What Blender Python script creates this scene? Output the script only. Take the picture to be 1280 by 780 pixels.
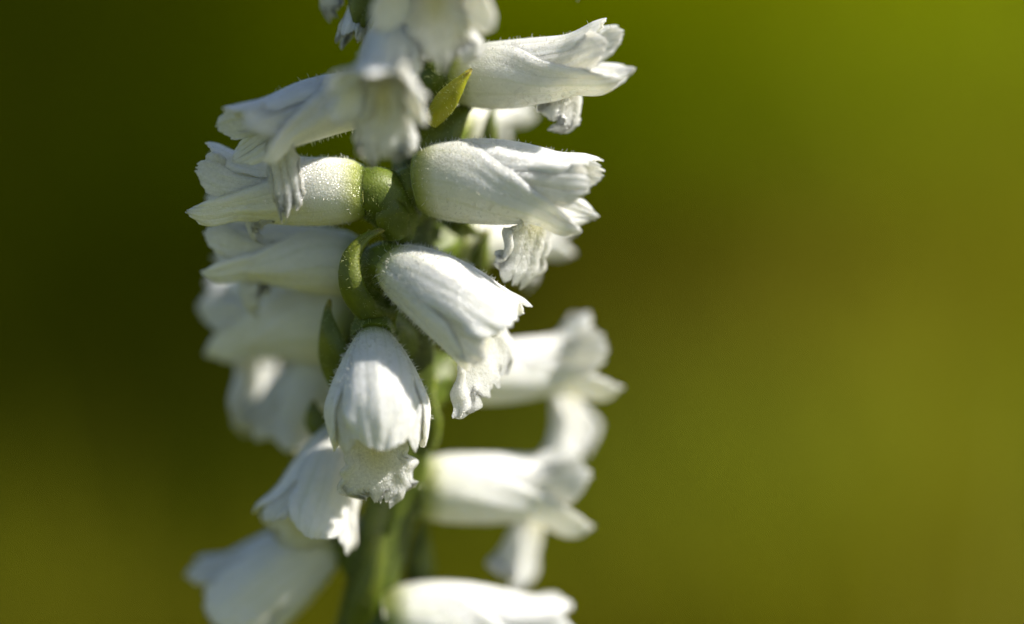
import bpy, math, random
import numpy as np
from mathutils import Vector, Matrix

# ------------------------------------------------------------------ clear
for o in list(bpy.data.objects):
    bpy.data.objects.remove(o)
scene = bpy.context.scene
COL = scene.collection
rng = np.random.default_rng(7)

# ------------------------------------------------------------------ camera
D = 0.164                                   # metres to the plane in focus
PITCH = math.radians(12.0)
CEN = np.array([0.0, 0.0, 0.22])            # middle of the picture on that plane
FWD = np.array([0, math.cos(PITCH), -math.sin(PITCH)])
UPV = np.array([0, math.sin(PITCH), math.cos(PITCH)])
RGT = np.array([1.0, 0, 0])
CAM = CEN - D * FWD
cd = bpy.data.cameras.new('camera')
cam = bpy.data.objects.new('camera', cd)
COL.objects.link(cam)
cam.location = CAM
cam.rotation_euler = (math.pi / 2 - PITCH, 0, 0)
cd.lens = 100
cd.sensor_width = 36
cd.sensor_fit = 'HORIZONTAL'
cd.clip_start = 0.01
cd.clip_end = 500
cd.dof.use_dof = True
cd.dof.focus_distance = D - 0.0012
cd.dof.aperture_fstop = 6.2
scene.camera = cam
scene.render.resolution_x = 1024
scene.render.resolution_y = 624

# ------------------------------------------------------------------ sky and sun
SUN_TO = Vector((0.76, -0.02, 0.64)).normalized()
elev = math.asin(SUN_TO.z)
azim = math.atan2(SUN_TO.x, SUN_TO.y)
world = bpy.data.worlds.new('World')
scene.world = world
world.use_nodes = True
wn = world.node_tree
bg = wn.nodes['Background']
sky = wn.nodes.new('ShaderNodeTexSky')
sky.sky_type = 'NISHITA'
sky.sun_disc = False
sky.sun_elevation = elev
sky.sun_rotation = azim
wn.links.new(sky.outputs[0], bg.inputs[0])
bg.inputs[1].default_value = 0.068
sd = bpy.data.lights.new('sun', 'SUN')
sd.energy = 5.0
sd.angle = math.radians(0.5)
sd.color = (1.0, 0.93, 0.82)
sun = bpy.data.objects.new('sun', sd)
COL.objects.link(sun)
sun.rotation_euler = SUN_TO.to_track_quat('Z', 'Y').to_euler()
scene.view_settings.view_transform = 'Standard'
scene.view_settings.look = 'None'
scene.view_settings.exposure = 0.72
scene.view_settings.gamma = 1.0


def W(px, py, d):
    """photo pixel + millimetres behind the focus plane -> world point"""
    k = 0.36 / 1280.0
    z = D + d * 0.001
    return CAM + z * (FWD + RGT * ((px - 640) * k) - UPV * ((py - 390) * k))


def sstep(a, b, x):
    t = np.clip((x - a) / (b - a), 0, 1)
    return t * t * (3 - 2 * t)


def unit(v):
    v = np.asarray(v, float)
    return v / (np.linalg.norm(v, axis=-1, keepdims=True) + 1e-12)


def wave(seed, n=6, lo=2.0, hi=9.0):
    """smooth random 2-D function, about -1..1"""
    r = np.random.default_rng(seed)
    k = r.uniform(lo, hi, n)
    a = r.uniform(0, 2 * np.pi, n)
    p = r.uniform(0, 2 * np.pi, n)
    def f(x, y):
        s = 0
        for i in range(n):
            s = s + np.sin(k[i] * (x * np.cos(a[i]) + y * np.sin(a[i])) + p[i])
        return s / math.sqrt(n) * 0.9
    return f


def curve(xs, ys):
    """smooth interpolation through control points"""
    xs = np.array(xs, float); ys = np.array(ys, float)
    m = np.gradient(ys, xs)
    def f(x):
        x = np.asarray(x, float)
        i = np.clip(np.searchsorted(xs, x) - 1, 0, len(xs) - 2)
        h = xs[i + 1] - xs[i]
        t = np.clip((x - xs[i]) / h, 0, 1)
        return ((2*t**3 - 3*t**2 + 1) * ys[i] + (t**3 - 2*t**2 + t) * h * m[i]
                + (-2*t**3 + 3*t**2) * ys[i + 1] + (t**3 - t**2) * h * m[i + 1])
    return f


# ------------------------------------------------------------------ materials
def new_mat(name):
    m = bpy.data.materials.new(name)
    m.use_nodes = True
    nt = m.node_tree
    b = nt.nodes['Principled BSDF']
    return m, nt, b


def node(nt, t, **kw):
    n = nt.nodes.new(t)
    for k, v in kw.items():
        setattr(n, k, v)
    return n


def ramp(nt, fac, stops):
    r = node(nt, 'ShaderNodeValToRGB')
    e = r.color_ramp.elements
    while len(e) < len(stops):
        e.new(0.5)
    for el, (p, c) in zip(e, stops):
        el.position = p
        el.color = (*c, 1)
    nt.links.new(fac, r.inputs[0])
    return r.outputs[0]


def mixc(nt, fac, a, b, mode='MIX'):
    n = node(nt, 'ShaderNodeMix', data_type='RGBA', blend_type=mode)
    for sock, v in ((n.inputs[0], fac), (n.inputs[6], a), (n.inputs[7], b)):
        if isinstance(v, (int, float)):
            sock.default_value = v
        elif isinstance(v, tuple):
            sock.default_value = (*v, 1)
        else:
            nt.links.new(v, sock)
    return n.outputs[2]


def petal_material(name, white, cell, bump_d, rough, sss, specks=True, grain=0.9, trans=0.0, glint=0.00009):
    m, nt, b = new_mat(name)
    L = nt.links
    at = node(nt, 'ShaderNodeAttribute', attribute_name='along')
    yl = node(nt, 'ShaderNodeAttribute', attribute_name='yellow')
    tc = node(nt, 'ShaderNodeTexCoord')
    base = ramp(nt, at.outputs['Fac'], [(0.0, (0.16, 0.22, 0.02)), (0.05, (0.42, 0.46, 0.14)),
                                        (0.16, (white[0]*.96, white[1]*.96, white[2]*.86)), (0.45, white)])
    base = mixc(nt, yl.outputs['Fac'], base, (0.72, 0.66, 0.22))
    vn = node(nt, 'ShaderNodeAttribute', attribute_name='vein')
    base = mixc(nt, 1.0, base, ramp(nt, vn.outputs['Fac'], [(0.0, (1, 1, 1)), (0.8, (1, 1, 1)), (1.0, (0.90, 0.91, 0.86))]), 'MULTIPLY')
    # faint mottling of the tissue
    nz = node(nt, 'ShaderNodeTexNoise')
    nz.inputs['Scale'].default_value = 900
    nz.inputs['Detail'].default_value = 3
    L.new(tc.outputs['Object'], nz.inputs['Vector'])
    mot = ramp(nt, nz.outputs['Fac'], [(0.3, (0.93, 0.935, 0.92)), (0.7, (1, 1, 1))])
    base = mixc(nt, 1.0, base, mot, 'MULTIPLY')
    if specks:
        vs = node(nt, 'ShaderNodeTexVoronoi')
        vs.inputs['Scale'].default_value = 330
        L.new(tc.outputs['Object'], vs.inputs['Vector'])
        sp = ramp(nt, vs.outputs['Distance'], [(0.0, (1, 1, 1)), (0.075, (0, 0, 0))])
        sepc = node(nt, 'ShaderNodeSeparateColor')
        L.new(vs.outputs['Color'], sepc.inputs[0])
        gt = node(nt, 'ShaderNodeMath', operation='GREATER_THAN')
        gt.inputs[1].default_value = 0.86
        L.new(sepc.outputs[0], gt.inputs[0])
        mu = node(nt, 'ShaderNodeMath', operation='MULTIPLY')
        L.new(sp, mu.inputs[0]); L.new(gt.outputs[0], mu.inputs[1])
        mu2 = node(nt, 'ShaderNodeMath', operation='MULTIPLY')
        L.new(mu.outputs[0], mu2.inputs[0]); mu2.inputs[1].default_value = 0.75
        base = mixc(nt, mu2.outputs[0], base, (0.12, 0.07, 0.03))
    # crystalline cells
    v = node(nt, 'ShaderNodeTexVoronoi')
    v.inputs['Scale'].default_value = 1.0 / cell
    L.new(tc.outputs['Object'], v.inputs['Vector'])
    cs = node(nt, 'ShaderNodeSeparateColor')
    L.new(v.outputs['Color'], cs.inputs[0])
    base = mixc(nt, 1.0, base, ramp(nt, cs.outputs[0], [(0.0, (grain, grain, grain)), (1.0, (1, 1, 1))]), 'MULTIPLY')
    L.new(base, b.inputs['Base Color'])
    rr = node(nt, 'ShaderNodeMapRange')
    rr.inputs['To Min'].default_value = rough * 0.5; rr.inputs['To Max'].default_value = rough * 1.4
    L.new(cs.outputs[1], rr.inputs['Value'])
    L.new(rr.outputs[0], b.inputs['Roughness'])
    bp = node(nt, 'ShaderNodeBump', invert=True)
    bp.inputs['Strength'].default_value = 0.9
    bp.inputs['Distance'].default_value = bump_d
    L.new(v.outputs['Distance'], bp.inputs['Height'])
    n2 = node(nt, 'ShaderNodeTexNoise')
    n2.inputs['Scale'].default_value = 2600
    n2.inputs['Detail'].default_value = 2
    L.new(tc.outputs['Object'], n2.inputs['Vector'])
    bp2 = node(nt, 'ShaderNodeBump')
    bp2.inputs['Strength'].default_value = 0.5
    bp2.inputs['Distance'].default_value = bump_d * 2.5
    L.new(n2.outputs['Fac'], bp2.inputs['Height'])
    L.new(bp.outputs[0], bp2.inputs['Normal'])
    L.new(bp2.outputs[0], b.inputs['Normal'])
    b.inputs['IOR'].default_value = 1.42
    b.inputs['Subsurface Weight'].default_value = 1.0
    b.inputs['Subsurface Radius'].default_value = (1.0, 0.93, 0.8)
    b.inputs['Subsurface Scale'].default_value = sss
    surf = b.outputs[0]
    b.inputs['Specular IOR Level'].default_value = 0.25
    gl = node(nt, 'ShaderNodeBsdfGlossy')
    gl.inputs['Roughness'].default_value = 0.20
    bs = node(nt, 'ShaderNodeBump', invert=True)
    bs.inputs['Strength'].default_value = 1.0
    bs.inputs['Distance'].default_value = glint
    L.new(v.outputs['Distance'], bs.inputs['Height'])
    bs2 = node(nt, 'ShaderNodeBump')
    bs2.inputs['Distance'].default_value = glint
    L.new(cs.outputs[2], bs2.inputs['Height'])
    L.new(bs.outputs[0], bs2.inputs['Normal'])
    L.new(bs2.outputs[0], gl.inputs['Normal'])
    mg = node(nt, 'ShaderNodeMixShader'); mg.inputs[0].default_value = 0.055
    if trans:
        tl = node(nt, 'ShaderNodeBsdfTranslucent')
        L.new(base, tl.inputs['Color']); L.new(bp2.outputs[0], tl.inputs['Normal'])
        ms = node(nt, 'ShaderNodeMixShader'); ms.inputs[0].default_value = trans
        L.new(b.outputs[0], ms.inputs[1]); L.new(tl.outputs[0], ms.inputs[2])
        surf = ms.outputs[0]
    L.new(surf, mg.inputs[1]); L.new(gl.outputs[0], mg.inputs[2])
    L.new(mg.outputs[0], nt.nodes['Material Output'].inputs['Surface'])
    return m


M_SEPAL = petal_material('sepal_tissue', (0.93, 0.935, 0.90), 0.00013, 0.000020, 0.40, 0.00055, grain=0.95, trans=0.12)
M_PETAL = petal_material('petal_tissue', (0.93, 0.935, 0.91), 0.00013, 0.000030, 0.34, 0.0009, grain=0.88, trans=0.3)
M_LIP = petal_material('lip_tissue', (0.94, 0.94, 0.90), 0.00012, 0.000030, 0.24, 0.0008, specks=False, grain=0.85, trans=0.35, glint=0.00016)


def green_material(name, dark, light, rough=0.5, scale=700):
    m, nt, b = new_mat(name)
    L = nt.links
    tc = node(nt, 'ShaderNodeTexCoord')
    nz = node(nt, 'ShaderNodeTexNoise')
    nz.inputs['Scale'].default_value = scale
    nz.inputs['Detail'].default_value = 5
    L.new(tc.outputs['Object'], nz.inputs['Vector'])
    c = ramp(nt, nz.outputs['Fac'], [(0.3, dark), (0.7, light)])
    at = node(nt, 'ShaderNodeAttribute', attribute_name='along')
    tip = ramp(nt, at.outputs['Fac'], [(0.86, (0, 0, 0)), (1.0, (1, 1, 1))])
    c = mixc(nt, tip, c, (0.32, 0.27, 0.035))
    L.new(c, b.inputs['Base Color'])
    v = node(nt, 'ShaderNodeTexVoronoi')
    v.inputs['Scale'].default_value = 6500
    L.new(tc.outputs['Object'], v.inputs['Vector'])
    bp = node(nt, 'ShaderNodeBump', invert=True)
    bp.inputs['Strength'].default_value = 0.8
    bp.inputs['Distance'].default_value = 0.00002
    L.new(v.outputs['Distance'], bp.inputs['Height'])
    L.new(bp.outputs[0], b.inputs['Normal'])
    b.inputs['Roughness'].default_value = rough
    b.inputs['Subsurface Weight'].default_value = 0.8
    b.inputs['Subsurface Radius'].default_value = (0.7, 1.0, 0.15)
    b.inputs['Subsurface Scale'].default_value = 0.0004
    return m


M_GREEN = green_material('ovary_skin', (0.062, 0.098, 0.003), (0.135, 0.18, 0.009))
M_STEM = green_material('stem_skin', (0.036, 0.060, 0.002), (0.085, 0.12, 0.006))  # darkened as a whole: shade on the lower stem put into the skin colour
M_BRACT = green_material('bract_leaf', (0.072, 0.105, 0.003), (0.15, 0.18, 0.009))
M_BRACT_Y = green_material('yellow_bract_leaf', (0.27, 0.28, 0.008), (0.40, 0.38, 0.015))


def hair_material(name, col, tr):
    m, nt, b = new_mat(name)
    b.inputs['Base Color'].default_value = (*col, 1)
    b.inputs['Roughness'].default_value = 0.3
    b.inputs['Transmission Weight'].default_value = tr
    b.inputs['IOR'].default_value = 1.3
    return m


M_HAIR_W = hair_material('pale_hair', (0.85, 0.85, 0.80), 0.3)
M_HAIR_G = hair_material('green_hair', (0.55, 0.60, 0.25), 0.3)


# ------------------------------------------------------------------ mesh building
def shell(P, out, thick, taper=True):
    """grid of points (n,m,3) -> closed thin shell. out = rough outward vectors"""
    n, m, _ = P.shape
    du = np.gradient(P, axis=0); dv = np.gradient(P, axis=1)
    N = unit(np.cross(du, dv))
    if np.sum(N * out) < 0:
        N = -N
    t = np.full((n, m), thick * 0.5)
    if taper:
        i = np.linspace(0, 1, n)[:, None]; j = np.linspace(-1, 1, m)[None, :]
        e = np.minimum(1, (1 - np.abs(j)) * 5 + 0.35) * np.minimum(1, (1 - i) * 8 + 0.35)
        t = t * e
    F = P + N * t[..., None]
    B = P - N * t[..., None]
    V = np.concatenate([F.reshape(-1, 3), B.reshape(-1, 3)])
    idx = np.arange(n * m).reshape(n, m)
    q = np.stack([idx[:-1, :-1], idx[1:, :-1], idx[1:, 1:], idx[:-1, 1:]], -1).reshape(-1, 4)
    fn = np.cross(P[1, 0] - P[0, 0], P[0, 1] - P[0, 0])
    mid = (n // 2, m // 2)
    fn = np.cross(P[mid[0] + 1, mid[1]] - P[mid], P[mid[0], mid[1] + 1] - P[mid])
    flip = np.dot(fn, N[mid]) < 0
    qf = q[:, ::-1] if flip else q
    qb = (q if flip else q[:, ::-1]) + n * m
    ring = np.concatenate([idx[:, 0], idx[-1, 1:], idx[-2::-1, -1], idx[0, -2:0:-1]])
    r2 = np.roll(ring, -1)
    rim = np.stack([ring, ring + n * m, r2 + n * m, r2], -1)
    if not flip:
        rim = rim[:, ::-1]
    # orientation of the rim does not matter for shading here
    return V, np.concatenate([qf, qb, rim]), F, N


def hairs(F, N, prob, count, lo, hi, seed, lean=None, rad=0.000016):
    """thin 3-sided bristles on surface grid F with normals N"""
    r = np.random.default_rng(seed)
    n, m, _ = F.shape
    w = np.clip(prob, 0, None).reshape(-1)
    if w.sum() <= 0 or count <= 0:
        return np.zeros((0, 3)), np.zeros((0, 3), int)
    k = r.choice(n * m, count, p=w / w.sum())
    i, j = np.divmod(k, m)
    i2 = np.minimum(i + 1, n - 1); j2 = np.minimum(j + 1, m - 1)
    a = r.random((count, 1)); b = r.random((count, 1))
    p = F[i, j] * (1 - a) * (1 - b) + F[i2, j] * a * (1 - b) + F[i, j2] * (1 - a) * b + F[i2, j2] * a * b
    nn = N[i, j]
    d = nn + r.normal(0, 0.35, (count, 3))
    if lean is not None:
        d = d + lean
    d = unit(d)
    le = r.uniform(lo, hi, (count, 1))
    s1 = unit(np.cross(d, r.normal(0, 1, (count, 3))))
    s2 = np.cross(d, s1)
    ba = p - nn * 0.00002
    bend = unit(r.normal(0, 1, (count, 3))) * le * 0.12
    v = []
    for q in range(3):
        c, s = math.cos(q * 2.0944), math.sin(q * 2.0944)
        v.append(ba + (s1 * c + s2 * s) * rad)
    for q in range(3):
        c, s = math.cos(q * 2.0944), math.sin(q * 2.0944)
        v.append(ba + d * le * 0.6 + bend + (s1 * c + s2 * s) * rad * 0.7)
    v.append(ba + d * le + bend * 0.3)
    V = np.stack(v, 1).reshape(-1, 3)
    o = (np.arange(count) * 7)[:, None, None]
    T = np.array([[0, 1, 4], [0, 4, 3], [1, 2, 5], [1, 5, 4], [2, 0, 3], [2, 3, 5],
                  [3, 4, 6], [4, 5, 6], [5, 3, 6]])[None]
    return V, (T + o).reshape(-1, 3)


def mesh_obj(name, chunks, mats, origin, parent=None, attrs=None, loc=None):
    """chunks: list of (V, faces, material index)"""
    allv = np.concatenate([c[0] for c in chunks])
    faces, mi, off = [], [], 0
    for V, Fc, k in chunks:
        faces += (Fc + off).tolist()
        mi += [k] * len(Fc)
        off += len(V)
    me = bpy.data.meshes.new(name)
    me.from_pydata((allv - origin).tolist(), [], faces)
    me.polygons.foreach_set('material_index', mi)
    me.polygons.foreach_set('use_smooth', [True] * len(faces))
    for m in mats:
        me.materials.append(m)
    for an, av in (attrs or {}).items():
        full = np.zeros(len(allv), dtype=np.float32)
        full[:len(av)] = av
        at = me.attributes.new(an, 'FLOAT', 'POINT')
        at.data.foreach_set('value', full)
    me.update()
    ob = bpy.data.objects.new(name, me)
    COL.objects.link(ob)
    if parent is not None:
        ob.parent = parent
        ob.location = Vector(loc if loc is not None else (0, 0, 0))
    return ob


# ------------------------------------------------------------------ ground and meadow
def meadow_tint(x, y):
    """blade tint by place: darker to the left and far away, straw litter near, brighter green to the right"""
    f1 = wave(3, 7, 1.0, 5.0); f2 = wave(5, 7, 2.0, 9.0); f3 = wave(8, 6, 3.0, 12.0)
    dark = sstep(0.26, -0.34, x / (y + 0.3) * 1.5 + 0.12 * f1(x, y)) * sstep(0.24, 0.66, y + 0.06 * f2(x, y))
    straw = np.clip(sstep(2.0, 0.6, y + 0.30 * f2(x, y)) * 0.55 + 0.20 * f3(x * 1.3, y), 0, 1)
    straw = np.clip(straw + 0.8 * np.exp(-((x - 0.07) / 0.07) ** 2 - ((y - 0.75) / 0.22) ** 2) + 0.35 * np.exp(-((x + 0.11) / 0.09) ** 2 - ((y - 0.36) / 0.12) ** 2), 0, 1)
    return dark, straw


gm, nt, b = new_mat('meadow_soil')
tc = node(nt, 'ShaderNodeTexCoord')
nz = node(nt, 'ShaderNodeTexNoise'); nz.inputs['Scale'].default_value = 9; nz.inputs['Detail'].default_value = 8
nt.links.new(tc.outputs['Object'], nz.inputs['Vector'])
nt.links.new(ramp(nt, nz.outputs['Fac'], [(0.35, (0.09, 0.10, 0.001)), (0.55, (0.15, 0.15, 0.001)), (0.72, (0.23, 0.20, 0.008))]),
             b.inputs['Base Color'])
b.inputs['Roughness'].default_value = 0.95
b.inputs['Specular IOR Level'].default_value = 0.1
bp = node(nt, 'ShaderNodeBump'); bp.inputs['Distance'].default_value = 0.02
nt.links.new(nz.outputs['Fac'], bp.inputs['Height']); nt.links.new(bp.outputs[0], b.inputs['Normal'])
gx = np.concatenate([[-120, -40, -15], np.linspace(-6, 6, 61), [15, 40, 120]])
gy = np.concatenate([[-120, -40, -15], np.linspace(-4, 10, 71), [15, 40, 120]])
GX, GY = np.meshgrid(gx, gy, indexing='ij')
fz = wave(21, 8, 0.8, 4.0)
near = sstep(0.15, 0.8, np.hypot(GX, GY - 0.0))
GZ = 0.012 * fz(GX, GY) * near * (np.abs(GX) < 14) * (np.abs(GY) < 14)
n, m = GX.shape
idx = np.arange(n * m).reshape(n, m)
q = np.stack([idx[:-1, :-1], idx[1:, :-1], idx[1:, 1:], idx[:-1, 1:]], -1).reshape(-1, 4)
ground = mesh_obj('ground', [(np.stack([GX, GY, GZ], -1).reshape(-1, 3), q, 0)], [gm], np.zeros(3))
ground['kind'] = 'structure'

grm, nt, b = new_mat('meadow_grass')
ca = node(nt, 'ShaderNodeAttribute', attribute_name='blade_colour')
nt.links.new(ca.outputs['Color'], b.inputs['Base Color'])
b.inputs['Roughness'].default_value = 0.7
b.inputs['Specular IOR Level'].default_value = 0.0
tr = node(nt, 'ShaderNodeBsdfTranslucent')
nt.links.new(ca.outputs['Color'], tr.inputs['Color'])
mx = node(nt, 'ShaderNodeMixShader'); mx.inputs[0].default_value = 0.45
nt.links.new(b.outputs[0], mx.inputs[1]); nt.links.new(tr.outputs[0], mx.inputs[2])
nt.links.new(mx.outputs[0], nt.nodes['Material Output'].inputs['Surface'])


def grass(count, seed):
    r = np.random.default_rng(seed)
    # spread over a wide wedge behind the orchid, thicker near, plus a thin ring around its foot
    y = 0.40 + 7.5 * r.random(count) ** 1.9
    x = r.uniform(-1, 1, count) * (0.45 + 0.45 * y)
    k = int(count * 0.06)
    ang = r.uniform(0, 2 * np.pi, k); rad = r.uniform(0.02, 0.6, k)
    x[:k] = rad * np.cos(ang); y[:k] = rad * np.sin(ang)
    h = r.uniform(0.06, 0.17, count) * (0.45 + 0.65 * sstep(0.6, 2.5, y))
    h[:k] = r.uniform(0.03, 0.10, k)
    # a few looser tufts of taller stalks to the right, close behind
    for q, (tx, ty, th) in enumerate(((0.040, 0.33, 0.13), (0.056, 0.31, 0.15), (0.074, 0.33, 0.165), (0.080, 0.31, 0.16), (0.094, 0.37, 0.19), (0.03, 0.40, 0.11))):
        sl = slice(k + q * 20, k + q * 20 + 20)
        x[sl] = tx + r.normal(0, 0.004, 20); y[sl] = ty + r.normal(0, 0.02, 20); h[sl] = th * r.uniform(0.75, 1.0, 20)
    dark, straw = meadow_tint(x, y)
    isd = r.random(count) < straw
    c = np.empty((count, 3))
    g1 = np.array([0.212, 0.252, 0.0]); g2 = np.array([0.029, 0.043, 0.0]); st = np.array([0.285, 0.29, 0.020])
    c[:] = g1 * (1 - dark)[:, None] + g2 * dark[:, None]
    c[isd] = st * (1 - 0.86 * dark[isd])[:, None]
    pf = wave(77, 9, 7.0, 22.0); pg = wave(78, 9, 5.0, 18.0)
    c *= np.exp(0.46 * pf(x, y))[:, None]
    c[:, 0] *= np.exp(0.08 * pg(x, y)); c[:, 1] *= np.exp(-0.03 * pg(x, y))
    c *= r.uniform(0.7, 1.3, (count, 1))
    az = r.uniform(0, 2 * np.pi, count)
    lean = r.uniform(0.1, 0.7, count) * h
    w = r.uniform(0.0015, 0.004, count)
    lean[k:k + 120] *= 0.2; w[k:k + 120] = 0.0013
    side = np.stack([-np.sin(az), np.cos(az), 0 * az], -1)
    out = np.stack([np.cos(az), np.sin(az), 0 * az], -1)
    base = np.stack([x, y, np.full(count, -0.02)], -1)
    for q, (tx, ty, th) in enumerate(((0.0412, 0.10, 0.192), (0.0335, 0.11, 0.176), (0.0462, 0.12, 0.182), (0.0300, 0.09, 0.165))):
        j = k + 200 + q
        base[j] = (tx, ty, -0.02); h[j] = th; lean[j] = 0.008 * (-1) ** q; w[j] = 0.0011; c[j] = (0.42, 0.40, 0.09)
    V = []
    for t, ww in ((0, 1), (0.4, 0.9), (0.75, 0.6), (1.0, 0.06)):
        p = base + out * (lean * t * t)[:, None] + np.array([0, 0, 1.0]) * (h * t + 0.02 * min(1, t * 4))[:, None]
        V.append(p - side * (w * ww)[:, None]); V.append(p + side * (w * ww)[:, None])
    V = np.stack(V, 1).reshape(-1, 3)
    T = np.array([[0, 1, 3, 2], [2, 3, 5, 4], [4, 5, 7, 6]])[None] + (np.arange(count) * 8)[:, None, None]
    me = bpy.data.meshes.new('meadow_grass')
    me.from_pydata(V.tolist(), [], T.reshape(-1, 4).tolist())
    me.materials.append(grm)
    at = me.attributes.new('blade_colour', 'FLOAT_COLOR', 'POINT')
    cc = np.ones((count, 8, 4), dtype=np.float32); cc[..., :3] = c[:, None, :]
    at.data.foreach_set('color', cc.reshape(-1))
    ob = bpy.data.objects.new('meadow_grass', me)
    COL.objects.link(ob)
    ob['kind'] = 'stuff'
    ob['label'] = 'blurred green and straw coloured meadow grass behind the orchid'
    ob['category'] = 'grass'
    return ob


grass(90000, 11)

# ------------------------------------------------------------------ the orchid
STEM_PTS = [W(575, -330, 3.5), W(548, -120, 3.5), W(535, 60, 3.2), W(525, 160, 3.0), W(515, 260, 3.0), W(511, 360, 3.2),
            W(514, 460, 3.9), W(506, 560, 5.2), W(482, 660, 6.6), W(454, 770, 7.6), W(430, 900, 8.2), W(415, 1100, 8.0)]
foot = np.array([-0.018, 0.012, 0.0])
STEM_PTS += [STEM_PTS[-1] * (1 - t) + foot * t - np.array([0.002, 0, 0]) * math.sin(t * math.pi) for t in (0.25, 0.5, 0.75, 1.0)]
STEM_PTS = np.array(STEM_PTS)
tt = np.concatenate([[0], np.cumsum(np.linalg.norm(np.diff(STEM_PTS, axis=0), axis=1))])
tt /= tt[-1]
_sc = [curve(tt, STEM_PTS[:, k]) for k in range(3)]


def stem_at(t):
    return np.stack([f(t) for f in _sc], -1)


orchid = bpy.data.objects.new('orchid', None)
COL.objects.link(orchid)
orchid.location = Vector(foot)
orchid.empty_display_size = 0.02
orchid['label'] = 'white orchid spike with frilled tubular flowers spiralling round a hairy green stem'
orchid['category'] = 'orchid'


def tube(path, rad, nseg=20, ribs=0, ribd=0.0, twist=0.0, seed=0):
    n = len(path)
    T = unit(np.gradient(path, axis=0))
    ref = np.array([0.3, 1, 0.2])
    a = unit(ref - (T @ ref)[:, None] * T)
    bb = np.cross(T, a)
    th = np.linspace(0, 2 * np.pi, nseg, endpoint=False)
    i = np.linspace(0, 1, n)
    wv = wave(seed + 50, 5, 2, 8)
    R = rad[:, None] * (1 + ribd * np.cos(ribs * (th[None] + twist * i[:, None])) + 0.05 * wv(np.cos(th)[None] * 1.2 + i[:, None] * 3, np.sin(th)[None] * 1.2))
    N = a[:, None] * np.cos(th)[None, :, None] + bb[:, None] * np.sin(th)[None, :, None]
    P = path[:, None] + N * R[..., None]
    idx = np.arange(n * nseg).reshape(n, nseg)
    nx = np.roll(idx, -1, axis=1)
    q = np.stack([idx[:-1], nx[:-1], nx[1:], idx[1:]], -1).reshape(-1, 4)
    V = P.reshape(-1, 3)
    V = np.concatenate([V, path[:1], path[-1:]])
    c0, c1 = n * nseg, n * nseg + 1
    caps = [[c0, nx[0, k], idx[0, k], c0] for k in range(nseg)]
    tri0 = np.array([[c0, nx[0, k], idx[0, k]] for k in range(nseg)])
    tri1 = np.array([[c1, idx[-1, k], nx[-1, k]] for k in range(nseg)])
    return V, q, tri0, tri1, P, N


# stem
t = np.linspace(0, 1, 160)
path = stem_at(t)
rad = np.interp(t, [0, 0.25, 0.6, 1], [0.0011, 0.0016, 0.0021, 0.0024])
V, q, t0, t1, P, N = tube(path, rad, 24, 5, 0.07, 5.0, 1)
prob = (np.linspace(0, 1, 160)[:, None] < 0.45) * np.ones((160, 24))
hv, hf = hairs(P, N, prob, 2600, 0.0002, 0.00045, 31)
mesh_obj('stem', [(V, q, 0), (V[:0], t0 - len(V), 0), (V[:0], t1 - len(V), 0), (hv, hf, 1)] if False else
         [(V, q, 0), (V, t0, 0), (V, t1, 0), (hv, hf, 1)], [M_STEM, M_HAIR_G], foot, orchid,
         {'along': np.zeros(3)})


class Flower:
    def __init__(s, base, tip, seed, bend=0.5, fat=1.0, roll=0.0, up=None, sway=0.0, tall=1.06, res=1.0):
        s.base = np.array(base); s.tip = np.array(tip); s.seed = seed; s.res = res
        ch = s.tip - s.base
        s.L = np.linalg.norm(ch)
        X = ch / s.L
        u = np.array([0, 0, 1.0]) if up is None else unit(np.array(up, float))
        Z = unit(u - X * np.dot(u, X))
        Y = np.cross(Z, X)
        c, n = math.cos(roll), math.sin(roll)
        s.X, s.Y, s.Z = X, Y * c + Z * n, Z * c - Y * n
        ss = np.linspace(-0.05, 1.35, 281)
        h = bend * (0.5 - np.clip(ss, 0, 1.15))
        dx, dz = np.cos(h), np.sin(h)
        st = ss[1] - ss[0]
        x = np.cumsum(dx) * st; z = np.cumsum(dz) * st
        k0 = np.argmin(abs(ss)); k1 = np.argmin(abs(ss - 1))
        x -= x[k0]; z -= z[k0]
        a = math.atan2(z[k1], x[k1]); sc = 1 / math.hypot(x[k1], z[k1])
        ca, sa = math.cos(-a), math.sin(-a)
        s.ss = ss
        s.ax = (x * ca - z * sa) * sc; s.az = (x * sa + z * ca) * sc
        hh = h - a
        s.tx, s.tz = np.cos(hh), np.sin(hh)
        s.sway = sway
        s.fat, s.tall = fat, tall
        s.rf = curve([-0.05, 0.0, 0.07, 0.2, 0.4, 0.6, 0.8, 1.0, 1.3],
                     [0.10, 0.135, 0.166, 0.190, 0.196, 0.190, 0.180, 0.172, 0.165])
        s.w1 = wave(seed, 6, 2, 7); s.w2 = wave(seed + 1, 6, 6, 16); s.w3 = wave(seed + 2, 9, 20, 60)

    def frame(s, t):
        f = lambda arr: np.interp(t, s.ss, arr)
        x, z, tx, tz = f(s.ax), f(s.az), f(s.tx), f(s.tz)
        C = (s.base + s.L * (x[..., None] * s.X + z[..., None] * s.Z
                             + (s.sway * np.sin(np.clip(t, 0, 1.2) * np.pi))[..., None] * s.Y))
        T = tx[..., None] * s.X + tz[..., None] * s.Z
        Nn = -tz[..., None] * s.X + tx[..., None] * s.Z
        return C, T, Nn

    def pt(s, t, th, k, off):
        C, T, Nn = s.frame(t)
        R = (s.rf(t) * s.fat * k + off) * s.L
        rd = np.cos(th)[..., None] * Nn * s.tall + np.sin(th)[..., None] * s.Y
        return C + rd * R[..., None], rd


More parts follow.
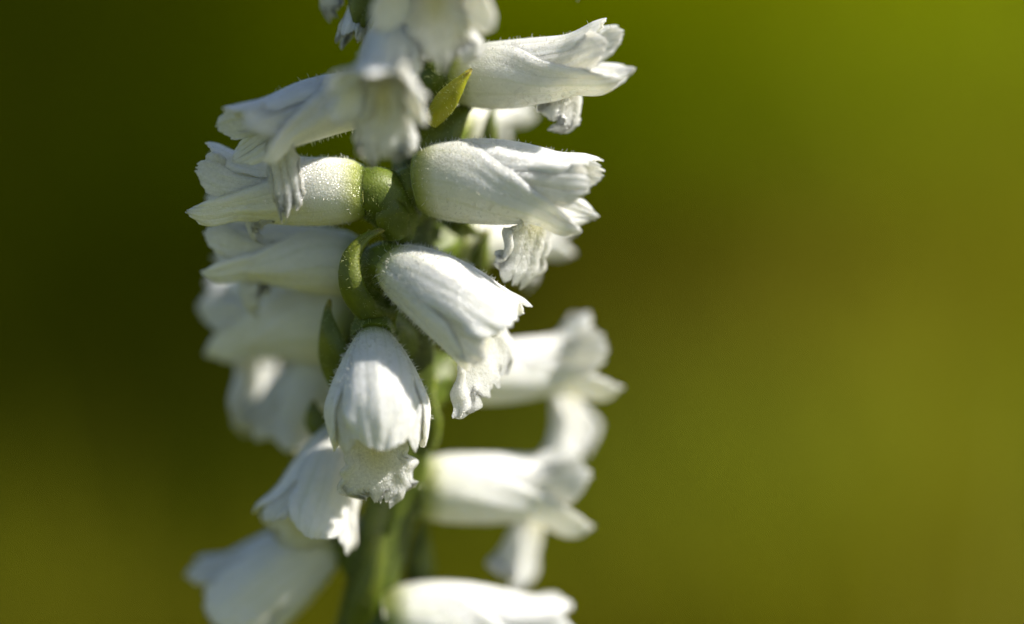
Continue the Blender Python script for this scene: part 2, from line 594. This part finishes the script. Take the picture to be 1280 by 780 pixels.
def organ(fl, name, s0, s1, lo, hi, k, flare, frill, jag, thick, mat, parent, seed, hair=220, n=64, m=34, ridge=0.012, tipcut=None, curl_in=0.0, skew=0.0):
    """a sepal or petal lying on the flower's tube: s0..s1 along it, angles lo(s)..hi(s) round it (0 = top)"""
    n = int(n * fl.res); m = int(m * fl.res)
    u = np.linspace(0, 1, n)[:, None] * np.ones((1, m))
    v = np.linspace(-1, 1, m)[None, :] * np.ones((n, 1))
    wv, wf, wj = wave(seed, 6, 2, 6), wave(seed + 1, 8, 6, 22), wave(seed + 2, 10, 18, 70)
    ut = u ** 0.93
    # tip outline: side margins end earlier than the middle, with small teeth
    back = (np.abs(v) ** 2.2) * 0.10 * sstep(0.45, 1, u) + jag * wj(v * 0.8, u * 0.2) * sstep(0.8, 1, u) + skew * v * sstep(0.4, 1, u)
    t = s0 + (s1 - s0) * ut - back
    a, b = lo(t), hi(t)
    jm = 1 + 0.05 * wf(u * 1.3, v * 0.1)
    th = (a + b) / 2 + (b - a) / 2 * v * jm
    edge = np.abs(v) ** 3
    off = (flare * sstep(0.66, 1.05, t) ** 1.6 * 0.22
           + frill * wf(u * 1.2, v * 0.9) * (0.25 + 0.75 * edge) * sstep(0.55, 1.0, u)
           + 0.008 * wv(u * 1.5, v * 0.8)
           + ridge * (1 - np.abs(v)) ** 2 * np.sin(np.pi * np.clip(u * 1.05, 0, 1))
           + (0.0042 * np.cos(v * 9 + 2 * wv(u, v)) + 0.0012 * np.cos(v * 27 + 3 * wv(u, v))) * sstep(0.05, 0.4, u) * sstep(1.05, 0.75, u)
           + 0.004 * edge * sstep(0.15, 0.6, u)
           - curl_in * sstep(0.86, 1.0, u) ** 2)
    P, rd = fl.pt(t, th, k, off)
    V, F, G, Nn = shell(P, rd, thick)
    ch = [(V, F, 0)]
    if hair:
        pr = sstep(0.95, 0.25, u) * (0.15 + sstep(0.0, 0.1, u)) * (np.abs(v) < 0.97)
        C, T, NN = fl.frame(t)
        hv, hf = hairs(G, Nn, pr, int(hair), 0.00014, 0.00038, seed + 5, lean=0.25 * fl.X, rad=0.000016)
        ch.append((hv, hf, 1))
    al = np.tile(t.reshape(-1), 2)
    return mesh_obj(name, ch, [mat, M_HAIR_W], fl.base, parent,
                    {'along': np.clip(al, 0, 1), 'vein': np.tile((0.5 + 0.5 * np.cos(v * 22 + 3 * wv(u, v))).reshape(-1), 2)}, loc=(fl.base - foot) if parent is orchid else None)


def lip(fl, parent, seed, bend=1.7, start=0.35, length=0.86, width=0.19, curl=0.5, frill=0.035, turn=0.62, drop=0.30, rec=0.13, n=84, m=50, side=0.0, twist=0.0):
    n = int(n * fl.res); m = int(m * fl.res)
    u1 = np.linspace(0, 1, n)
    st = 1.0 / (n - 1) * length
    h = -bend * sstep(turn - 0.16, turn + 0.14, u1) - curl * sstep(0.82, 1.0, u1)
    x = np.concatenate([[0], np.cumsum(np.cos(h[:-1]) * st)])
    z = np.concatenate([[0], np.cumsum(np.sin(h[:-1]) * st)])
    C0, T0, N0 = fl.frame(np.array(start))
    C1, T1, N1 = fl.frame(np.array(0.85))
    o = C0 - N0 * fl.rf(start) * fl.fat * drop * fl.L
    cen = o + fl.L * (x[:, None] * T1 + z[:, None] * N1)
    Tn = np.cos(h)[:, None] * T1 + np.sin(h)[:, None] * N1
    Nn = -np.sin(h)[:, None] * T1 + np.cos(h)[:, None] * N1
    wj = wave(seed, 10, 14, 60); wf = wave(seed + 1, 7, 5, 14); wp = wave(seed + 2, 16, 60, 160); wv = wave(seed + 3, 5, 2, 5)
    w = curve([0, 0.3, turn, 0.76, 0.88, 0.96, 1.0], [0.10, 0.13, 0.14, width * 0.88, width, width * 0.92, width * 0.62])(u1)
    u = u1[:, None] * np.ones((1, m)); v = np.linspace(-1, 1, m)[None] * np.ones((n, 1))
    blade = sstep(turn - 0.1, turn + 0.15, u)
    ww = w[:, None] * (1 + blade * 0.13 * wj(u * 1.1, v * 0.05 + np.sign(v) * 0.6)) * fl.fat
    cup = (1 - blade) * 0.55 + blade * 0.10
    ang = v * (0.2 + 1.3 * cup)
    yy = np.where(cup > 0, np.sin(ang) / np.maximum(np.sin(0.2 + 1.3 * cup), 0.3), v) * ww
    zz = (1 - np.cos(ang)) * ww * 0.9
    ed = np.abs(v) ** 2
    zz = zz * (1 - blade) - blade * rec * ed * sstep(0, 0.3, u - turn + 0.2) + blade * frill * wf(u * 1.5, v * 1.2) * (0.15 + ed) \
        + blade * 0.010 * wj(u, v) * ed + 0.0022 * blade * wp(u, v * 0.6) + 0.02 * wv(u, v) * blade
    # lower margin: irregular teeth
    ext = blade * (0.05 * wj(v * 1.0, 0.3 + 0 * v) + 0.02 * wv(v, v)) * sstep(0.8, 1, u) - 0.05 * ed * sstep(0.85, 1, u)
    tw = twist * sstep(turn - 0.3, turn + 0.12, u)
    ya, za = yy * np.cos(tw) - zz * np.sin(tw), yy * np.sin(tw) + zz * np.cos(tw)
    P = cen[:, None] + fl.L * (ya[..., None] * fl.Y + za[..., None] * Nn[:, None] + ext[..., None] * Tn[:, None]
                               + (side * blade * (u - turn))[..., None] * fl.Y)
    V, F, G, NN = shell(P, Nn[:, None] * np.ones((1, m, 1)), 0.00026)
    al = np.full(len(V), 0.9)
    yel = np.tile((0.55 * np.exp(-(v / 0.45) ** 2) * np.exp(-((u - turn - 0.02) / 0.17) ** 2)).reshape(-1), 2)
    return mesh_obj('lip', [(V, F, 0)], [M_LIP], fl.base, parent, {'along': al, 'yellow': yel})


def deg(*a):
    return [math.radians(x) for x in a]


def make_flower(base, tip, seed, stem_t=None, label=None, bend=0.5, fat=1.0, roll=0.0, up=None, sway=0.0, res=1.0,
                flare=1.0, frill=0.02, lat=1.0, lipk=None, hair=1.0, ov=True, ovary_from=None, ov_r=0.0013, tall=1.06, cone=0.0, ov_drop=0.0032, wrap=1.0, close=0.0):
    fl = Flower(base, tip, seed, bend, fat, roll, up, sway, tall, res)
    if cone:
        f0 = fl.rf
        fl.rf = lambda t: f0(t) * (1 + cone * (np.asarray(t) - 0.5))
    if close:
        f1 = fl.rf
        fl.rf = lambda t: f1(t) * (1 - close * sstep(0.62, 1.08, np.asarray(t)))
    r = np.random.default_rng(seed)
    xs = [-0.1, 0.0, 0.2, 0.45, 0.7, 0.88, 1.0, 1.1]
    h1 = np.array(deg(100, 98, 84, 66, 56, 50, 38, 18)); h0 = np.array(deg(100, 92, 74, 58, 50, 44, 32, 14))
    hd = curve(xs, h0 + (h1 - h0) * wrap)
    dorsal = organ(fl, 'flower', 0.0, 1.03, lambda t: -hd(t), hd, 0.985, flare * 0.42, frill * 1.3, 0.013, 0.00026, M_SEPAL, orchid,
                   seed + 10, hair=170 * hair)
    if label:
        dorsal['label'] = label
    # inner petals
    pl = curve([0, 0.25, 0.5, 0.75, 0.92, 1.05, 1.12], deg(20, 22, 25, 28, 34, 44, 58))
    ph = curve([0, 0.25, 0.5, 0.75, 0.92, 1.05, 1.12], deg(95, 108, 112, 104, 94, 80, 66))
    for sg in (1, -1):
        organ(fl, 'petal', 0.10, 1.05 + r.uniform(-0.02, 0.03), (lambda t: pl(t)) if sg > 0 else (lambda t: -ph(t)),
              (lambda t: ph(t)) if sg > 0 else (lambda t: -pl(t)), 0.90, flare * 0.65, frill * 1.6, 0.015, 0.00022, M_PETAL, dorsal,
              seed + 20 + 3 * sg, hair=0)
    # lateral sepals: wrap the lower half, upper margin sweeps down to a free pointed tip
    xl = [-0.05, 0.0, 0.2, 0.38, 0.55, 0.75, 0.9, 1.02, 1.12]
    for sg in (1, -1):
        la0 = np.array(deg(34, 34, 38, 44, 52, 62, 72, 84, 98))
        la1 = np.array(deg(-20, -18, -8, 14, 52, 82, 95, 103, 111))
        la = curve(xl, la0 + (la1 - la0) * wrap)
        lb1 = np.array(deg(186, 186, 184, 180, 170, 156, 143, 128, 116)); lb0 = np.array(deg(186, 186, 180, 168, 154, 142, 132, 120, 108))
        lb = curve(xl, lb0 + (lb1 - lb0) * wrap)
        organ(fl, 'lateral_sepal', 0.0, 1.02 + (0.06 + r.uniform(-0.03, 0.03)) * lat, (lambda t: la(t)) if sg > 0 else (lambda t: -lb(t)),
              (lambda t: lb(t)) if sg > 0 else (lambda t: -la(t)), 1.016 + 0.010 * sg, flare * 0.6 * lat, frill * 0.6, 0.008, 0.00028, M_SEPAL, dorsal,
              seed + 30 + 3 * sg, hair=190 * hair, ridge=0.010)
    lip(fl, dorsal, seed + 40, **(lipk or {}))
    if ov:
        if ovary_from is not None:
            a = np.array(ovary_from)
        else:
            tq = np.linspace(0, 0.6, 600); sp = stem_at(tq)
            a = sp[np.argmin(np.abs(sp[:, 2] - (fl.base[2] - ov_drop)))]
        e = fl.base + fl.L * 0.05 * fl.X
        C, T, Nn = fl.frame(np.array(0.0))
        uu = np.linspace(0, 1, 26)[:, None]
        ln = np.linalg.norm(e - a)
        # leaves the stem upward, arches over into the flower tube
        p1 = a + np.array([0, 0, 1.0]) * ln * 0.35 + (e - a) * 0.15
        p2 = e - T * ln * 0.40
        path = (1 - uu) ** 3 * a + 3 * (1 - uu) ** 2 * uu * p1 + 3 * (1 - uu) * uu ** 2 * p2 + uu ** 3 * e
        rr = np.interp(uu[:, 0], [0, 0.25, 0.55, 0.85, 1.0], [0.55, 0.95, 1.1, 1.02, 0.9]) * ov_r
        V, q, t0, t1, P, N = tube(path, rr, 22, 6, 0.05, 1.5, seed)
        hv, hf = hairs(P, N, np.ones(P.shape[:2]), int(420 * hair) + 20, 0.00012, 0.00034, seed + 60, rad=0.000013)
        mesh_obj('ovary', [(V, q, 0), (V, t0, 0), (V, t1, 0), (hv, hf, 1)], [M_GREEN, M_HAIR_G], fl.base, dorsal, {'along': np.zeros(3)})
    return fl, dorsal


# flowers: base pixel + depth (mm), tip pixel + depth
FL = [
    # right-hand side, in focus
    dict(base=W(566, 96, 1.1), tip=W(762, 74, -1.0), seed=101, bend=-0.22, fat=0.90, flare=0.8, res=1.35,
         lipk=dict(bend=1.9, curl=1.2, width=0.15, length=0.88, turn=0.55, start=0.26, rec=0.12, twist=0.7, frill=0.05), hair=1.6,
         label='sunlit white flower held level, highest on the lit side, over a small curled lip'),
    dict(base=W(524, 228, 0.4), tip=W(727, 250, -1.4), seed=202, bend=0.42, fat=1.12, flare=0.7, res=1.35,
         lipk=dict(bend=1.6, curl=0.3, width=0.17, length=0.92, turn=0.53, start=0.25, rec=0.10, twist=0.75, frill=0.04), hair=1.6,
         label='white flower half in shadow, pointing away level above the down-tilted one'),
    dict(base=W(484, 330, -0.3), tip=W(618, 420, -2.0), seed=303, wrap=0.0, bend=0.6, fat=1.46, cone=0.7, close=0.08, tall=0.9, flare=0.5, res=1.45,
         up=(0.35, -0.75, 0.5), lipk=dict(bend=0.65, curl=0.0, width=0.29, length=0.98, turn=0.52, start=0.32, side=-0.3, rec=0.0, frill=0.03), hair=2.2, lat=0.4,
         label='down-tilted white flower with fringe of hairs and broad two-lobed lip, beside the curled bract'),
    dict(base=W(466, 414, 0.2), tip=W(474, 556, -2.2), seed=404, wrap=0.0, bend=0.7, fat=1.78, tall=0.85, close=0.30, flare=0.0, res=1.45, cone=1.3,
         lipk=dict(bend=0.35, curl=0.0, width=0.19, length=1.15, turn=0.58, start=0.30, rec=0.03, frill=0.05), hair=1.4, lat=0.3,
         label='bell-like white flower hanging straight down with frilled yellowish lip'),
    # facing the viewer at the top
    dict(base=W(562, -88, 0.5), tip=W(540, -2, -8.6), seed=505, bend=0.6, fat=1.0, flare=1.3,
         frill=0.045, lipk=dict(bend=1.2, curl=0.2, width=0.24, length=0.78, turn=0.52, start=0.42, drop=0.1, rec=0.06, frill=0.06), hair=0.6,
         label='white flower facing out at the top of the spike, pale yellow throat'),
    dict(base=W(508, 36, -0.5), tip=W(472, 128, -7.8), seed=606, bend=0.6, fat=0.88, flare=1.2,
         frill=0.045, lipk=dict(bend=1.0, curl=0.1, width=0.23, length=0.84, turn=0.52, start=0.40, drop=0.1, rec=0.06, frill=0.05), hair=0.6,
         label='white flower facing out with glistening dewy lip, over the shaded ones'),
    # left-hand side, in shade
    dict(base=W(470, 120, 0.0), tip=W(308, 176, -4.0), seed=707, bend=0.35, fat=0.86, flare=0.9, roll=0.15,
         lipk=dict(bend=1.35, curl=-0.2, width=0.13, length=0.90, turn=0.55, start=0.3, twist=-0.6, rec=0.08), hair=1.0,
         label='shaded white flower sloping down over the next, grey lip hanging across it'),
    dict(base=W(456, 238, 0.0), tip=W(262, 232, 0.6), seed=808, bend=-0.12, fat=0.98, flare=1.0, ov_r=0.0014,
         ovary_from=W(503, 300, 1.5), lipk=dict(bend=1.9, curl=0.6, width=0.12, length=0.70, turn=0.6), hair=1.0,
         label='shaded white flower with dark speck and spread pointed tips'),
    dict(base=W(452, 334, 3.2), tip=W(274, 310, 3.6), seed=909, bend=0.1, fat=1.0, flare=0.9,
         lipk=dict(bend=1.8, curl=0.4, width=0.14, length=0.74, turn=0.6), hair=0.5,
         label='shaded white flower with brown specks under the one with spread tips'),
    dict(base=W(452, 412, 6.2), tip=W(290, 402, 10.0), seed=1010, bend=0.7, fat=1.5, flare=0.6,
         lipk=dict(bend=1.35, curl=0.0, width=0.26, length=1.15, turn=0.50), hair=0.3,
         label='soft bluish white flower behind the dark pointed bract'),
    dict(base=W(430, 530, 4.6), tip=W(384, 656, 3.4), seed=1111, wrap=0.0, up=(0.15, -1.0, 0.0), bend=0.5, fat=1.55, tall=0.95, flare=0.6, cone=1.0,
         lipk=dict(bend=0.6, curl=0.1, width=0.22, length=0.95, turn=0.66), hair=0.3,
         label='shaded bluish white flower hanging open below the bell-like one'),
    dict(base=W(416, 668, 8.0), tip=W(290, 760, 8.4), seed=1212, wrap=0.0, up=(-0.1, -0.9, 0.3), bend=0.5, fat=1.6, tall=0.85, flare=0.8, cone=0.7,
         lipk=dict(bend=0.9, curl=0.1, width=0.24, length=1.0, turn=0.62), hair=0.3,
         label='lowest bluish white flower on the shaded side, spreading outward'),
    dict(base=W(420, 450, 9.0), tip=W(350, 540, 10.0), seed=1250, bend=0.5, fat=1.6, flare=0.8, cone=0.3, wrap=0.3,
         lipk=dict(bend=0.9, curl=0.1, width=0.22, length=0.95, turn=0.62), hair=0.3,
         label='blurred bluish white flower hanging behind the bell-like one on the shaded side'),
    # right-hand side, further back
    dict(base=W(560, 468, 6.5), tip=W(738, 448, 9.0), seed=1313, bend=-0.2, fat=0.92, flare=1.5,
         lipk=dict(bend=1.6, curl=-0.3, width=0.25, length=1.12, turn=0.46, start=0.32, rec=0.08, twist=0.9, frill=0.07), hair=0.3,
         label='soft-focus white flower with upturned tips behind the two-lobed lip'),
    dict(base=W(520, 612, 6.5), tip=W(708, 612, 9.0), seed=1414, bend=0.1, fat=1.02, flare=1.4,
         lipk=dict(bend=1.7, curl=0.5, width=0.24, length=1.1, turn=0.46, start=0.3, rec=0.08, twist=0.8, frill=0.07), hair=0.3,
         label='soft-focus white flower held level with lip curling to the one below'),
    dict(base=W(480, 778, 6.5), tip=W(690, 800, 8.0), seed=1515, bend=0.45, fat=1.02, flare=0.6,
         lipk=dict(bend=1.8, curl=0.3, width=0.15, length=0.80, turn=0.62), hair=0.3,
         label='lowest sunlit white flower with smooth rounded top'),
    # behind the stem
    dict(base=W(560, 160, 5.0), tip=W(636, 128, 11.0), seed=1616, bend=0.3, fat=0.95, flare=0.6,
         lipk=dict(bend=1.5, width=0.14, length=0.8), hair=0.5,
         label='white flower half hidden behind the stem under the top sunlit one'),
    dict(base=W(560, 300, 5.0), tip=W(690, 296, 10.0), seed=1717, bend=0.3, fat=0.95, flare=0.4,
         lipk=dict(bend=1.6, width=0.14, length=0.8), hair=0.5,
         label='white flower half hidden behind a thin pointed bract'),
    # cut by the top edge of the picture
    dict(base=W(520, -30, 3.0), tip=W(392, -40, 1.0), seed=1818, bend=0.5, fat=0.95, flare=0.8,
         lipk=dict(bend=1.5, width=0.15, length=0.85), hair=0.5,
         label='white flower at the shaded top of the spike, only its lip hanging low'),
    dict(base=W(486, -70, 2.5), tip=W(440, 48, 0.4), seed=1919, bend=0.2, fat=0.55, flare=0.3,
         lipk=dict(bend=1.3, width=0.15, length=0.85), hair=0.5,
         label='narrow shaded white flower hanging beside the brownish bract'),
]
# the spike goes on above the picture: more flowers in the same spiral, smaller towards the tip
UP = [(210, -70, 0.5), (-196, -130, 1.5), (160, -190, 4.0), (40, -215, -8.5), (-170, -230, -3.0), (170, -290, -1.0), (-120, -310, 4.5), (60, -350, -6.5)]
for i, (dx, py, dd) in enumerate(UP):
    sx = 548 + (-py) * 0.11
    k = 1.0 + py / 1400.0
    FL.append(dict(base=W(sx + dx * 0.14, py, 3.3 + (dd - 3) * 0.14), tip=W(sx + dx * k, py - 14 + 10 * (i % 3), 3.3 + (dd - 3) * k), seed=2000 + 50 * i,
                   bend=0.3, fat=0.95, flare=0.8, res=0.6, hair=0.1, lipk=dict(bend=1.7, curl=0.3, width=0.15, length=0.82)))
for f in FL:
    make_flower(**f)


# ------------------------------------------------------------------ bracts
def bract(base, tip, width, face, arch=0.15, cup=1.0, seed=0, hair=120, mid=None, mat=None, wmax=0.4):
    """leafy cup: centre line base -> tip, hollow side towards `face`"""
    a = np.array(base); e = np.array(tip)
    L = np.linalg.norm(e - a)
    X = (e - a) / L
    Z = unit(np.array(face, float) - X * np.dot(face, X))
    Y = np.cross(Z, X)
    n, m = 46, 22
    u1 = np.linspace(0, 1, n)
    if mid is None:
        cen = a + np.outer(u1, e - a) - np.outer(np.sin(u1 * np.pi) * arch * L, Z)
    else:
        pts = np.array([a] + [np.array(p) for p in mid] + [e])
        tk = np.concatenate([[0], np.cumsum(np.linalg.norm(np.diff(pts, axis=0), axis=1))]); tk /= tk[-1]
        cen = np.stack([curve(tk, pts[:, k])(u1) for k in range(3)], -1)
    T = unit(np.gradient(cen, axis=0))
    Zl = unit(Z - (T @ Z)[:, None] * T)
    Yl = np.cross(Zl, T)
    w = curve([0, 0.15, wmax, 0.65, 0.85, 1.0], [0.6, 0.85, 1.0, 0.66, 0.22, 0.02])(u1) * width
    v = np.linspace(-1, 1, m)
    wv = wave(seed, 6, 3, 8)
    ang = v[None] * cup * 1.35 * np.ones((n, 1))
    R = w[:, None] / max(0.5, math.sin(min(1.5, cup * 1.35)))
    P = (cen[:, None] + Yl[:, None] * (np.sin(ang) * R)[..., None]
         + Zl[:, None] * ((1 - np.cos(ang)) * R + 0.06 * width * wv(u1[:, None] * 2, v[None]))[..., None])
    V, F, G, N = shell(P, -Zl[:, None] * np.ones((1, m, 1)), 0.00028)
    hv, hf = hairs(G, N, np.ones((n, m)), hair, 0.0001, 0.0003, seed + 1, rad=0.000012)
    al = np.tile((u1[:, None] * np.ones((1, m))).reshape(-1), 2)
    return mesh_obj('bract', [(V, F, 0), (hv, hf, 1)], [mat or M_BRACT, M_HAIR_G], a, orchid, {'along': al}, loc=a - foot)


bract(W(504, 296, 0.2), W(477, 222, -0.6), 0.0012, (-0.75, 0.6, 0.1), seed=21, arch=0.16)
bract(W(494, 400, 0.4), W(486, 284, -0.4), 0.0007, (0.25, 0.95, -0.2), mid=[W(458, 390, -0.8), W(438, 360, -1.4), W(438, 322, -1.4), W(456, 298, -1.0)], cup=0.9, seed=1, wmax=0.45)
bract(W(422, 490, 1.4), W(412, 374, 0.8), 0.0012, (0.6, 0.6, 0.1), arch=0.12, cup=0.9, seed=2)
bract(W(560, 262, 4.0), W(606, 292, 4.6), 0.0006, (0.0, 0.2, 1), seed=3)
bract(W(592, 352, 5.0), W(612, 286, 4.4), 0.0005, (0.3, 0.8, 0.1), seed=4)
bract(W(610, 195, 5.0), W(618, 130, 5.0), 0.0004, (0.3, 0.8, 0.1), seed=5)
bract(W(516, 196, 0.2), W(594, 128, 1.6), 0.0013, (0.5, 0.8, -0.3), seed=16, arch=0.12)
bract(W(536, 154, -0.4), W(590, 86, -1.4), 0.0006, (0.5, 0.8, 0.2), seed=6, arch=0.10, mat=M_BRACT_Y)
bract(W(470, -60, 0.5), W(446, 52, 0.2), 0.0012, (0.3, 0.9, 0.1), seed=7)
bract(W(436, 800, 6.2), W(496, 640, 5.4), 0.0011, (0.7, 0.6, 0.0), seed=8, arch=0.1)
bract(W(520, 760, 9.5), W(532, 640, 9.5), 0.0009, (0.2, 0.8, 0.0), seed=9)
bract(W(530, 560, 4.5), W(544, 470, 4.0), 0.0009, (0.5, 0.7, 0.0), seed=10)
bract(W(398, 548, 4.4), W(392, 500, 4.0), 0.0009, (0.5, 0.7, 0.0), seed=11)
